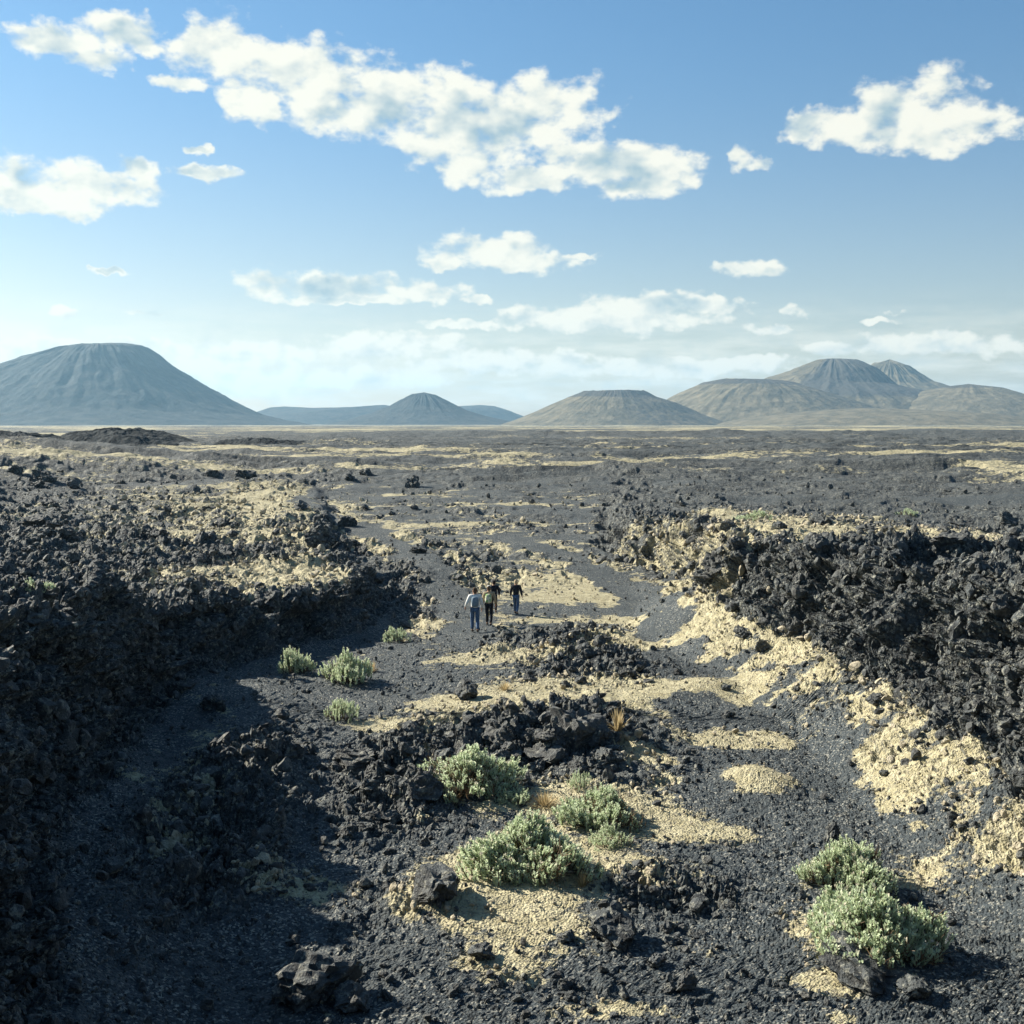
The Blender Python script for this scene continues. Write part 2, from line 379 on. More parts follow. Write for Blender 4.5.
# keep a little more density inside the middle of the view
ds *= np.where(np.abs(X[:, 1:]) < (.47 * np.maximum(ys, 8) + 3)[:, None], 1., .45)
cum = np.concatenate([np.zeros((NR, 1)), np.cumsum(ds, 1)], 1)
GX = np.empty((NR, NC), f32)
q = np.linspace(0, 1, NC)
for r_ in range(NR): GX[r_] = np.interp(q * cum[r_, -1], cum[r_], X[r_])
GY = np.repeat(ys[:, None], NC, 1).astype(f32)
del X, Y, Z, ds, cum
GZ = height(GX, GY)
rough, sand, _ins = masks(GX, GY)
P = np.stack([GX, GY, GZ], -1)
tx = np.gradient(P, axis=1); ty = np.gradient(P, axis=0)
nrm = np.cross(tx, ty); nrm /= np.linalg.norm(nrm, axis=-1)[..., None] + 1e-9
del tx, ty
# 3-D rubble displacement, finer and finer towards the viewer
disp = np.zeros_like(GZ); crack = np.ones_like(GZ)
wob = fbm(GX * .9, GY * .9, GZ * .9, 2)
for cell, amp, y0, y1, sd in ((3.4, .42, 0, 420, 1), (1.35, .27, 0, 190, 2), (.6, .20, 0, 90, 3), (.27, .12, 0, 50, 4), (.12, .055, 0, 30, 5)):
    rr = np.nonzero((ys >= y0) & (ys < y1))[0]; s = slice(rr[0], rr[-1] + 1)
    fade = (1 - sst(y1 * .7, y1, ys[s]))[:, None]
    x_, y_, z_ = GX[s], GY[s], GZ[s]
    wx = x_ + .35 * cell * wob[s]; wy = y_ + .35 * cell * pnoise(y_ / cell, x_ / cell + 5, z_ / cell)
    val, ed = blocks(wx, wy, z_ * 1.15, cell, sd)
    rg = rough[s]
    k = np.where(cell > .5, rg ** 1.6, np.maximum(rg, .20 - .09 * sst(.5, .8, sand[s])))
    if 1 < cell < 3: k = k * (1 - .35 * sst(60, 100, y_))
    if cell > 3: k = k * (.35 + .25 * sst(60, 110, y_))
    dd = amp * k * (val - .55 * (1 - sst(0, .22, ed)))
    if cell > .5:
        steep = 1 - sst(.35, .8, nrm[s][..., 2])
        dd *= 1 + .2 * steep
        for _ in range(2 if cell > 1 else 1):
            dd[1:-1, 1:-1] = (dd[1:-1, 1:-1] * 2 + dd[:-2, 1:-1] + dd[2:, 1:-1] + dd[1:-1, :-2] + dd[1:-1, 2:]) / 6
    disp[s] += fade * dd
steep = (1 - sst(.35, .75, nrm[..., 2])) * (GY < 70)
disp -= .5 * steep * sst(.12, .42, pnoise(GX * .75 + 3, GY * .75, GZ * 1.1))
lavaf = fbm(GX * 1.8, GY * 1.8, GZ * 1.8, 4)
disp += .10 * np.clip(rough, .12, 1) * lavaf * (1 - sst(60, 150, GY))
far_l = sst(130, 220, GY) * (1 - sst(420, 700, GY))
disp += far_l * rough * (1.1 * np.abs(fbm(GX / 9, GY / 6, None, 3)) - .2)
for cx, cy, rx in CALM: pass
P = P + nrm * disp[..., None]
# loose pockets of pale dust fill hollows, dark on knobs
sand = sand - .35 * np.clip(disp, -.3, .6) * (GY < 120)
verts = P.reshape(-1, 3)
gm = mesh_np('ground', verts, gridfaces(NR, NC), M_ground, smooth=False, attrs={'rough': rough, 'sand': sand})
ground = link('ground', gm, kind='structure')
# lookup surface
sy = np.nonzero((ys > 4) & (ys < 160))[0][::2]
sub = P[sy][:, ::2]
bvh = BVHTree.FromPolygons(sub.reshape(-1, 3).tolist(), gridfaces(sub.shape[0], sub.shape[1]).tolist())
def zat(x, y):
    h = bvh.ray_cast(Vector((x, y, 30)), Vector((0, 0, -1)))
    return h[0].z if h[0] is not None else float(height(np.array([x]), np.array([y]))[0])
def hit(px, py):
    """the ground point seen at this place in the picture"""
    d = Vector(raydir(px, py)).normalized()
    h = bvh.ray_cast(Vector((0, 0, CAMZ)), d)
    return h[0] if h[0] is not None else Vector(at_y(px, py, 60))

# ------------------------------------------------------------------ rocks
import bmesh
def rock_mesh(name, seed, sub_, mat, cuts=14, squash=.75, detail=.12):
    r = np.random.default_rng(seed)
    bm = bmesh.new(); bmesh.ops.create_icosphere(bm, subdivisions=sub_, radius=1.)
    v = np.array([x.co[:] for x in bm.verts]); fc = np.array([[q.index for q in f.verts] for f in bm.faces]); bm.free()
    v *= r.uniform(.75, 1.25, 3)
    for _ in range(cuts):
        n = r.normal(size=3); n /= np.linalg.norm(n); d = r.uniform(.40, .8)
        e = np.maximum(0, v @ n - d); v -= e[:, None] * n
    vn = v / np.linalg.norm(v, axis=1)[:, None]
    s = seed * 3.3
    val, ed = blocks((v[:, 0] + s).astype(f32), v[:, 1].astype(f32), v[:, 2].astype(f32), .55, seed)
    v += vn * (detail * (val - .5 * (1 - sst(0, .2, ed))))[:, None]
    if sub_ > 2:
        val, ed = blocks((v[:, 0] + s).astype(f32), v[:, 1].astype(f32), v[:, 2].astype(f32), .2, seed + 1)
        v += vn * (.4 * detail * (val - .4 * (1 - sst(0, .2, ed))))[:, None]
    v[:, 2] *= squash
    return mesh_np(name, v, fc, mat)
# one rubble mass of each colour: points with a size and a turn, small stones instanced on them
def scatter(name, P0, size, rot, protos):
    me = bpy.data.meshes.new(name); me.vertices.add(len(P0)); me.vertices.foreach_set('co', np.ascontiguousarray(P0, f32).ravel())
    a = me.attributes.new('size', 'FLOAT', 'POINT'); a.data.foreach_set('value', size.astype(f32))
    a = me.attributes.new('turn', 'FLOAT_VECTOR', 'POINT'); a.data.foreach_set('vector', rot.astype(f32).ravel())
    o = link(name, me)
    ng = bpy.data.node_groups.new(name, 'GeometryNodeTree')
    ng.interface.new_socket('Geometry', in_out='INPUT', socket_type='NodeSocketGeometry'); ng.interface.new_socket('Geometry', in_out='OUTPUT', socket_type='NodeSocketGeometry')
    gi, go = ng.nodes.new('NodeGroupInput'), ng.nodes.new('NodeGroupOutput')
    coll = bpy.data.collections.new(name + '_stones')
    for i, m_ in enumerate(protos):
        po = bpy.data.objects.new(name + '_stone', m_); coll.objects.link(po)
    ci = ng.nodes.new('GeometryNodeCollectionInfo'); ci.inputs['Collection'].default_value = coll; ci.inputs['Separate Children'].default_value = True
    ci.inputs['Reset Children'].default_value = True
    ip = ng.nodes.new('GeometryNodeInstanceOnPoints'); ip.inputs['Pick Instance'].default_value = True
    na = ng.nodes.new('GeometryNodeInputNamedAttribute'); na.data_type = 'FLOAT'; na.inputs['Name'].default_value = 'size'
    nb = ng.nodes.new('GeometryNodeInputNamedAttribute'); nb.data_type = 'FLOAT_VECTOR'; nb.inputs['Name'].default_value = 'turn'
    rv = ng.nodes.new('FunctionNodeRandomValue'); rv.data_type = 'INT'
    rv.inputs[4].default_value = 0; rv.inputs[5].default_value = len(protos) - 1
    Lk = ng.links.new
    Lk(gi.outputs[0], ip.inputs['Points']); Lk(ci.outputs[0], ip.inputs['Instance']); Lk(rv.outputs[2], ip.inputs['Instance Index'])
    Lk(na.outputs[0], ip.inputs['Scale']); Lk(nb.outputs[0], ip.inputs['Rotation']); Lk(ip.outputs[0], go.inputs[0])
    md = o.modifiers.new('stones', 'NODES'); md.node_group = ng
    return o
inview = (np.abs(GX) < .50 * GY + 3)
def pick(n, mask, wt, ymax):
    """n random points on the ground sheet, weighted by picture area"""
    w = (mask * wt * inview * (GY > 11) * (GY < ymax)).ravel().astype(np.float64)
    c = np.cumsum(w); idx = np.searchsorted(c, rng.random(n) * c[-1])
    p = verts[idx] + rng.uniform(-.5, .5, (n, 3)) * (GY.ravel()[idx] * .004)[:, None]
    return p.astype(f32), idx
dens = np.clip(rough, .45, 1) * (.9 + .1 * sst(.45, .8, nrm[..., 2]))
small = [rock_mesh('lava_stone', 40 + i, 2, M_lava, 9, .8, .1) for i in range(7)]
smallp = [rock_mesh('pale_stone', 60 + i, 2, M_pale, 9, .7, .1) for i in range(6)]
def sizes(n, lo, hi, p=2.2):
    u = rng.random(n); return (lo ** (1 - p) + u * (hi ** (1 - p) - lo ** (1 - p))) ** (1 / (1 - p))
def put(name, n, mask, wt, ymax, lo, hi, protos, label):
    p, idx = pick(n, mask, wt, ymax)
    s = sizes(n, lo, hi, 2.4) * (.75 + .25 * np.clip(p[:, 1] / 30, 0, 2.2))
    s *= np.clip(.45 + rough.ravel()[idx], .45, 1.2)
    p[:, 2] += s * .15
    o = scatter(name, p, s, rng.uniform(0, 6.28, (n, 3)), protos)
    o['kind'] = 'stuff'; o['label'] = label
    return o
put('lava_rubble', 105000, (sand < .85), dens * (1 - .7 * sst(50, 75, GY)), 105, .016, .24, small, 'black clinker rubble covering the lava field and gully walls')
put('pale_rubble', 30000, (sand > .4), np.ones_like(dens), 100, .016, .17, smallp, 'pale lichen covered stones strewn over the cream patches')
SKY_TINT, CLOUD_S, HAZE, EXPO = (.60, .88, 1.04), .40, 5.8e-5, 1.33
# ------------------------------------------------------------------ sun, sky and clouds
SUN_EL, SUN_AZ = R(32), R(27)      # azimuth measured from -X towards +Y
sun_dir = Vector((-math.cos(SUN_AZ) * math.cos(SUN_EL), math.sin(SUN_AZ) * math.cos(SUN_EL), math.sin(SUN_EL)))
sl = bpy.data.lights.new('sun', 'SUN'); sl.energy = 5.0; sl.angle = R(.53); sl.color = (1., .93, .80)
so = link('sun', sl); so.rotation_euler = sun_dir.to_track_quat('Z', 'Y').to_euler()
w = bpy.data.worlds.new('World'); scene.world = w; w.use_nodes = True
nt = w.node_tree; nt.nodes.clear()
wo = nt.nodes.new('ShaderNodeOutputWorld')
sky = nt.nodes.new('ShaderNodeTexSky'); sky.sky_type = 'NISHITA'; sky.sun_disc = False
sky.sun_elevation = SUN_EL; sky.sun_rotation = math.atan2(sun_dir.x, sun_dir.y)
sky.altitude = 100; sky.air_density = 1.; sky.dust_density = .6; sky.ozone_density = 1.
bg = nt.nodes.new('ShaderNodeBackground'); bg.inputs[1].default_value = .05
tc = nt.nodes.new('ShaderNodeTexCoord')
sx = nt.nodes.new('ShaderNodeSeparateXYZ'); L(nt, tc.outputs['Generated'], sx.inputs[0])
az = math_n(nt, 'ARCTAN2', sx.outputs[0], sx.outputs[1]); el = math_n(nt, 'ARCSINE', sx.outputs[2])
cb = nt.nodes.new('ShaderNodeCombineXYZ')
L(nt, mixc(nt, 1., sky.outputs[0], mixc(nt, ramp(nt, el, -.02, .34), (1.04, .90, .83), SKY_TINT), 'MULTIPLY'), bg.inputs[0])
L(nt, math_n(nt, 'MULTIPLY', az, 20.), cb.inputs[0]); L(nt, math_n(nt, 'MULTIPLY', el, 20.), cb.inputs[1])
def angles(px, py):
    d = Vector(raydir(px, py)).normalized(); return 20 * math.atan2(d.x, d.y), 20 * math.asin(d.z)
CLOUDS = [(62, 42, 48, 18), (125, 34, 40, 18), (95, 60, 34, 12), (222, 52, 48, 32), (250, 95, 34, 26), (180, 84, 30, 8), (310, 78, 80, 34), (350, 112, 70, 24), (410, 96, 80, 36), (455, 130, 62, 36), (470, 165, 40, 20),
          (545, 108, 62, 34), (500, 128, 60, 40), (590, 162, 70, 24), (650, 168, 52, 28), (530, 180, 56, 14), (640, 186, 44, 12),
          (40, 182, 80, 26), (105, 185, 50, 20), (40, 206, 70, 10), (135, 165, 22, 12), (205, 171, 38, 8), (200, 147, 14, 5),
          (915, 108, 66, 32), (915, 135, 66, 20), (840, 126, 50, 20), (805, 128, 24, 16), (975, 125, 48, 16), (745, 158, 16, 14), (758, 166, 16, 8),
          (490, 252, 62, 20), (530, 262, 58, 12), (575, 256, 28, 4), (450, 262, 24, 8), (270, 283, 36, 16), (340, 287, 84, 15), (430, 293, 40, 12), (478, 300, 16, 6), (350, 300, 90, 6),
          (748, 270, 32, 8), (735, 268, 20, 6), (67, 313, 14, 6), (150, 311, 28, 3), (795, 311, 17, 8), (640, 306, 60, 15), (560, 316, 70, 12), (700, 306, 46, 9), (610, 322, 130, 12), (765, 332, 30, 6),
          (885, 320, 24, 4), (895, 312, 8, 3), (940, 344, 90, 13), (860, 350, 60, 8), (105, 271, 18, 4),
          (40, 352, 110, 14), (150, 350, 70, 10), (250, 356, 110, 20), (380, 346, 90, 15), (300, 376, 180, 14), (500, 362, 120, 14), (640, 368, 180, 10), (760, 362, 70, 6), (460, 325, 50, 5)]
cvec = cb.outputs[0]
wn = nt.nodes.new('ShaderNodeTexNoise'); wn.inputs['Scale'].default_value = .9; wn.inputs['Detail'].default_value = 3; L(nt, cvec, wn.inputs['Vector'])
wsub = N(nt, 'ShaderNodeVectorMath', operation='SUBTRACT'); L(nt, wn.outputs['Color'], wsub.inputs[0]); wsub.inputs[1].default_value = (.5, .5, .5)
wsc = N(nt, 'ShaderNodeVectorMath', operation='MULTIPLY_ADD'); L(nt, wsub.outputs[0], wsc.inputs[0]); wsc.inputs[1].default_value = (.42, .22, 0); L(nt, cvec, wsc.inputs[2])
wn2 = nt.nodes.new('ShaderNodeTexNoise'); wn2.inputs['Scale'].default_value = 3.6; wn2.inputs['Detail'].default_value = 4; L(nt, cvec, wn2.inputs['Vector'])
wsb = N(nt, 'ShaderNodeVectorMath', operation='SUBTRACT'); L(nt, wn2.outputs['Color'], wsb.inputs[0]); wsb.inputs[1].default_value = (.5, .5, .5)
wsd = N(nt, 'ShaderNodeVectorMath', operation='MULTIPLY_ADD'); L(nt, wsb.outputs[0], wsd.inputs[0]); wsd.inputs[1].default_value = (.5, .30, 0); L(nt, wsc.outputs[0], wsd.inputs[2])
wv = wsd.outputs[0]
field = None
for cx, cy, rx, ry in CLOUDS:
    a, e = angles(cx, cy); s = 20 / F
    ma = N(nt, 'ShaderNodeVectorMath', operation='MULTIPLY_ADD'); L(nt, wv, ma.inputs[0])
    k = (1 / (rx * s * 1.03), 1 / (ry * s * 1.03), 0); ma.inputs[1].default_value = k; ma.inputs[2].default_value = (-a * k[0], -e * k[1], 0)
    dt = N(nt, 'ShaderNodeVectorMath', operation='DOT_PRODUCT'); L(nt, ma.outputs[0], dt.inputs[0]); L(nt, ma.outputs[0], dt.inputs[1])
    if field is None: field = dt.outputs['Value']
    else:
        mn = N(nt, 'ShaderNodeMath', operation='SMOOTH_MIN'); L(nt, field, mn.inputs[0]); L(nt, dt.outputs['Value'], mn.inputs[1]); mn.inputs[2].default_value = .25; field = mn.outputs[0]
st_ = N(nt, 'ShaderNodeVectorMath', operation='MULTIPLY'); L(nt, cvec, st_.inputs[0]); st_.inputs[1].default_value = (1., 1.5, 1.)
off = N(nt, 'ShaderNodeVectorMath', operation='ADD'); L(nt, st_.outputs[0], off.inputs[0]); off.inputs[1].default_value = (-.12, .28, 0)
def cn(v): return noise(nt, v, 1.7, 10, .56)
n1, n2 = cn(st_.outputs[0]), noise(nt, off.outputs[0], 1.7, 3, .5)
n1s = noise(nt, st_.outputs[0], 1.7, 3, .5)
dens_c = math_n(nt, 'ADD', math_n(nt, 'SUBTRACT', 1., field), math_n(nt, 'MULTIPLY', math_n(nt, 'SUBTRACT', n1, .5), 4.0))
alpha = ramp(nt, dens_c, -.15, .8)
alpha = math_n(nt, 'MULTIPLY', alpha, ramp(nt, field, 1.6, 2.3, 1., 0.))
# low bank of thin cloud all round the horizon
bv = N(nt, 'ShaderNodeVectorMath', operation='MULTIPLY'); L(nt, cvec, bv.inputs[0]); bv.inputs[1].default_value = (.35, 2.2, 1.)
bn = noise(nt, bv.outputs[0], 1.6, 7, .6)
eband = math_n(nt, 'MULTIPLY', ramp(nt, el, .0, .02), ramp(nt, el, .03, .11, 1., 0.))
thin = math_n(nt, 'MULTIPLY', ramp(nt, bn, .36, .62), math_n(nt, 'MULTIPLY', eband, .75))
# beyond the photographed quarter, scattered cloud by noise alone
side = ramp(nt, math_n(nt, 'ABSOLUTE', az), .48, .62)
oth = math_n(nt, 'MULTIPLY', math_n(nt, 'MULTIPLY', side, ramp(nt, noise(nt, cvec, .45, 8, .6), .62, .70)), ramp(nt, el, .05, .2))
alpha = math_n(nt, 'MAXIMUM', alpha, math_n(nt, 'MAXIMUM', thin, oth))
# lit billows towards the sun, bluish undersides and cores
rel = math_n(nt, 'SUBTRACT', n1s, n2)
core = math_n(nt, 'MULTIPLY', ramp(nt, field, .75, .1), ramp(nt, noise(nt, cvec, .8, 3, .5), .44, .60))
lum = math_n(nt, 'ADD', math_n(nt, 'MULTIPLY', math_n(nt, 'MULTIPLY', core, ramp(nt, el, .06, .12)), -.68), math_n(nt, 'MULTIPLY', rel, 1.9))
lum = math_n(nt, 'ADD', lum, .93, True)
ccol = mixc(nt, lum, (.42, .56, .62), (1.02, 1.0, .87))
cbg = nt.nodes.new('ShaderNodeBackground'); L(nt, ccol, cbg.inputs[0]); cbg.inputs[1].default_value = CLOUD_S
ms = nt.nodes.new('ShaderNodeMixShader'); L(nt, math_n(nt, 'MULTIPLY', alpha, .96), ms.inputs[0]); L(nt, bg.outputs[0], ms.inputs[1]); L(nt, cbg.outputs[0], ms.inputs[2])
L(nt, ms.outputs[0], wo.inputs[0])
w.cycles.sampling_method = 'MANUAL'; w.cycles.sample_map_resolution = 512

# ------------------------------------------------------------------ hills
def hill(name, label, cx, dist, Lp, Rp, mat, dark=None, seed=0, nz=1., apron=30, gul=.045):
    x0, _, _ = at_y(cx, 420, dist)
    def prof(Pp):
        return [abs(p[0]) * dist / F for p in Pp], [at_y(cx, p[1], dist)[2] for p in Pp]
    rl, zl_ = prof(Lp); rr_, zr_ = prof(Rp)
    rmax = max(rl[-1], rr_[-1]) * 1.25
    nth, nr = 420, 170
    rad = np.linspace(0, 1, nr) ** .9 * rmax
    th = np.linspace(0, 2 * np.pi, nth, endpoint=False)
    Rr, T = np.meshgrid(rad, th, indexing='ij')
    wgt = (1 - np.cos(T)) / 2
    # stretch each side so both reach their foot
    fl = np.interp(Rr, rl + [rl[-1] * 1.35], zl_ + [zl_[-1] - apron]); fr = np.interp(Rr, rr_ + [rr_[-1] * 1.35], zr_ + [zr_[-1] - apron])
    z = wgt * fl + (1 - wgt) * fr
    ztop = max(zl_[0], zr_[0]); H_ = ztop - min(zl_[-1], zr_[-1])
    x = x0 + Rr * np.cos(T); y = dist + Rr * np.sin(T)
    slope = np.clip(np.abs(np.gradient(z, axis=0) / np.gradient(rad)[:, None]), 0, .7)
    s = seed * 7.7
    Tw = T + .16 * fbm(x / 260 + s, y / 260, None, 3); g3 = fbm(np.cos(Tw) * 15 + s, np.sin(Tw) * 15, Rr / rmax * 2., 4)
    g1 = fbm(np.cos(T) * 5 + s, np.sin(T) * 5, Rr / rmax * 3, 4); g2 = fbm(np.cos(T) * 26 + s, np.sin(T) * 26, Rr / rmax * 9, 4)
    z = z + nz * slope * H_ * (.09 * g1 - .055 * (.3 - np.abs(g2)) * sst(.25, .5, slope) * sst(-.5, .3, g1) + gul * g3 + .05 * fbm(x / 110 + s, y / 110, None, 4)) + nz * H_ * .018 * fbm(x / 60, y / 60, None, 4) * np.clip(Rr / rmax * 5, 0, 1)
    if dist < 1000: z = z + H_ * .5 * fbm(x / 9 + s, y / 9, None, 5, 2.1, .6) * np.clip((z - ztop) / H_ + 1, 0, 1)
    streak = sst(.12, .4, g2) * sst(.05, .4, slope) * sst(-.1, .3, fbm(x / 150, y / 150 + s, z / 90, 3))
    dk = np.full(z.shape, .0)
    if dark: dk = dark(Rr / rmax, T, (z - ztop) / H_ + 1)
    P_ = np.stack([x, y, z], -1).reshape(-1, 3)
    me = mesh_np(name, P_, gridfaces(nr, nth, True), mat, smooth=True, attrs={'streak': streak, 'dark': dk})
    return link(name, me, kind='structure', label=label)
M_cone = hill_material('dark_cinder', (.028, .034, .038), (.060, .062, .058), (.05, .05, .05))
M_tan = hill_material('tan_cinder', (.085, .076, .052), (.175, .148, .098), (.060, .058, .055))
M_near = hill_material('near_lava', (.022, .027, .03), (.05, .056, .058), (.02, .022, .024), .2)
hill('volcano', 'large dark cinder cone on the left horizon', 100, 4500, [(0, 344), (-22, 346), (-42, 350), (-70, 358), (-100, 370), (-130, 384), (-165, 403), (-200, 416), (-240, 426)],
     [(0, 344), (34, 343.5), (46, 346), (58, 354), (70, 364), (90, 378), (115, 393), (138, 406), (158, 415), (185, 421), (215, 426)], M_cone, None, 1, .9, gul=.07)
hill('hill', 'low far hill just right of the large cone', 285, 6400, [(0, 406.5), (-14, 407.5), (-30, 413), (-60, 422), (-80, 427)], [(0, 406.5), (30, 408), (70, 407), (100, 405), (130, 410), (170, 420), (200, 427)], M_cone, None, 2)
hill('hill', 'small rounded dark cone left of centre', 424, 5000, [(0, 392.5), (-12, 394), (-24, 400), (-34, 406), (-52, 413), (-80, 421), (-110, 426)], [(0, 392.5), (12, 395), (26, 402), (42, 410), (60, 416), (90, 422), (120, 426)], M_cone, None, 3)
hill('hill', 'low flat far hill behind the small cone', 480, 7200, [(0, 405), (-35, 407), (-60, 418), (-70, 421)], [(0, 405), (14, 406), (30, 411), (55, 421)], M_cone, None, 4)
rim = lambda lo, hi: (lambda r, T, h: np.where(h > lo, .75, 0.) * np.where(h > hi, .2, 1.))
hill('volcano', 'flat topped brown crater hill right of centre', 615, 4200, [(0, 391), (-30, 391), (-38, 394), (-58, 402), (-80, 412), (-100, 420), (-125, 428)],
     [(0, 391), (30, 391), (42, 397), (60, 403), (84, 414), (104, 421), (130, 428)], M_tan, lambda r, T, h: .95 * sst(.80, .86, h) + .5 * sst(.0, .7, np.cos(T + .5)), 5)  # dark rim band; right flank darkened in colour as its shaded side
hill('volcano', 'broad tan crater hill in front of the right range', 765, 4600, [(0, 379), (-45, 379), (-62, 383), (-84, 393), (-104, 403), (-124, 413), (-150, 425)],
     [(0, 379), (25, 382), (50, 390), (78, 399), (110, 409), (140, 417), (175, 426)], M_tan, lambda r, T, h: 1.0 * sst(.84, .9, h) * (1 - sst(.97, 1.0, h)) + .45 * sst(.0, .9, np.cos(T + .5)), 6, 1.2)  # rim band is dark rock; shade is painted into the right flank's colour
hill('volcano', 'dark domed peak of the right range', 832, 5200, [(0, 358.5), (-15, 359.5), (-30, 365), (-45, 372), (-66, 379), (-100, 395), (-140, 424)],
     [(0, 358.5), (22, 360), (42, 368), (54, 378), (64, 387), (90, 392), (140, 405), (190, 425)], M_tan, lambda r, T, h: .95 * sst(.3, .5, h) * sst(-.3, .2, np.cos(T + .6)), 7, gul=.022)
hill('hill', 'pointed peak behind the dark dome', 888, 6000, [(0, 360), (-14, 364), (-30, 376), (-60, 392), (-90, 412)], [(0, 360), (18, 367), (44, 383), (70, 391), (110, 398), (190, 418)], M_tan, None, 8, gul=.022)
hill('hill', 'long low shoulder hill at the right edge', 968, 4900, [(0, 384), (-20, 386), (-45, 391), (-85, 402), (-140, 424)], [(0, 384), (30, 388), (60, 397), (100, 404), (170, 424)], M_tan, lambda r, T, h: .6 * sst(.8, .92, h), 9)
hill('hill', 'low tan foothill apron below the right range', 860, 4000, [(0, 408), (-50, 411), (-110, 418), (-160, 427)], [(0, 408), (60, 410), (130, 414), (200, 426)], M_tan, lambda r, T, h: .15 + 0 * r, 10, 1.3)
for cx, d, ky, wd, sd, lb in ((18, 235, 431, 60, 11, 'nearest dark lava hillock at the left edge'), (125, 245, 430, 78, 12, 'long dark lava hillock below the large cone'), (262, 240, 437, 62, 13, 'small dark lava hillock right of the long one')):
    hill('hill', lb, cx, d, [(0, ky), (-.4 * wd, ky + 2), (-.7 * wd, ky + 6), (-wd * 1.1, ky + 22)], [(0, ky), (.3 * wd, ky + 1), (.7 * wd, ky + 7), (wd * 1.3, ky + 22)], M_near, None, sd, 2.2, 3)

# ------------------------------------------------------------------ haze
bm = bmesh.new(); bmesh.ops.create_cube(bm, size=1.)
for v_ in bm.verts: v_.co = Vector((v_.co.x * 26000, v_.co.y * 26000, -45. if v_.co.z < 0 else 420.))
hm_ = bpy.data.meshes.new('haze'); bm.to_mesh(hm_); bm.free()
hmt = bpy.data.materials.new('haze'); hmt.use_nodes = True; hn = hmt.node_tree; hn.nodes.clear()
ho = hn.nodes.new('ShaderNodeOutputMaterial'); pv = hn.nodes.new('ShaderNodeVolumePrincipled')
pv.inputs['Color'].default_value = (.42, .74, 1., 1); pv.inputs['Density'].default_value = HAZE; pv.inputs['Anisotropy'].default_value = .3
hn.links.new(pv.outputs[0], ho.inputs['Volume']); hm_.materials.append(hmt)
if HAZE > 0: link('haze', hm_, kind='stuff', label='thin pale blue air fading the far hills')

# ------------------------------------------------------------------ boulders
big = [rock_mesh('lava_boulder', 80 + i, 4, M_lava, 13, .8, .14) for i in range(7)]
def boulder(px, py, wpx, k, label, h=.8, rz=None, group=None, mesh=None, name='lava_boulder', stretch=1., sink=.35, cat='boulder'):
    p = hit(px, py); s = wpx * p.y / F / 2
    o = link(name, mesh or big[k % 7], label=label, category=cat)
    if group: o['group'] = group
    o.location = (p.x, p.y + s * .4, p.z + s * h * sink)
    o.rotation_euler = (random.uniform(-.25, .25), random.uniform(-.25, .25), random.uniform(0, 6.28) if rz is None else rz)
    o.scale = (s * stretch, s, s * h)
    return o
boulder(308, 1005, 112, 0, 'large dark boulder with sunlit top at the bottom edge, half in the cliff shadow', .85)
boulder(350, 1012, 60, 1, 'low dark rock just right of the large boulder at the bottom edge', .6)
boulder(438, 905, 70, 2, 'dark upright boulder on pale crust below the largest centre shrub', 1.1)
boulder(610, 945, 74, 3, 'dark wedge of lava on pale crust at the lower centre', .8)
boulder(870, 988, 96, 4, 'long flat lava slab right below the double green shrub', .5)
boulder(915, 1000, 50, 5, 'dark block of lava in the shadow of the double green shrub', .7)
boulder(833, 842, 22, 6, 'small standing stone behind the double green shrub', 1.6)
boulder(688, 990, 34, 1, 'small dark block alone on gravel at the bottom centre', .8)
boulder(480, 960, 40, 2, 'dark rock at the lower end of the pale crust hollow', .8)
boulder(655, 968, 30, 5, 'small dark rock right of the lava wedge', .7)
boulder(580, 752, 74, 3, 'tallest black block of the central lava ridge', 1.2)
boulder(545, 765, 46, 4, 'black block left of the tallest block on the central ridge', .9)
boulder(505, 740, 50, 6, 'rough block near the left end of the central lava ridge', .9)
boulder(610, 768, 40, 0, 'black block at the right foot of the central ridge', .9)
boulder(360, 770, 60, 2, 'lava block at the left edge of the rubble patch beside the shadow', .8)
boulder(420, 800, 50, 1, 'lava block in the rubble patch left of the rear shrub', .8)
boulder(465, 700, 36, 5, 'lava block on the path side of the central ridge', .9)
boulder(322, 548, 40, 0, 'black crag standing on the pale left plateau', 1.2)
boulder(726, 690, 12, 3, 'small dark stone on the pale mound at the foot of the right slope', 1.)
def mound(px, py, wpx, label):
    p = hit(px, py); s = wpx * p.y / F / 2
    r_ = np.random.default_rng(int(px)); bm = bmesh.new(); bmesh.ops.create_icosphere(bm, subdivisions=5, radius=1.)
    v = np.array([q.co[:] for q in bm.verts]); fc = np.array([[q.index for q in f.verts] for f in bm.faces]); bm.free()
    n_ = fbm(v[:, 0] * 1.6 + px, v[:, 1] * 1.6, v[:, 2] * 1.6, 6, 2.1, .6); v *= (1 + .45 * n_)[:, None]
    o = link('pale_mound', mesh_np('pale_mound', v, fc, M_crust, smooth=True), label=label, category='rock mound')
    o.location = (p.x, p.y, p.z); o.scale = (s, s * 1.7, s * .30); o.rotation_euler = (0, 0, .35)
M_crust, cnt, cbs = new_mat('pale_crust')
gpos = N(cnt, 'ShaderNodeNewGeometry').outputs['Position']
cc = mixc(cnt, ramp(cnt, noise(cnt, gpos, 5., 5, .65), .3, .7), (.26, .215, .125), (.45, .39, .255)); cc = mixc(cnt, ramp(cnt, noise(cnt, gpos, 24., 3, .6), .55, .7, 0, .6), cc, (.16, .14, .10))
L(cnt, cc, cbs.inputs['Base Color']); cbs.inputs['Roughness'].default_value = .9
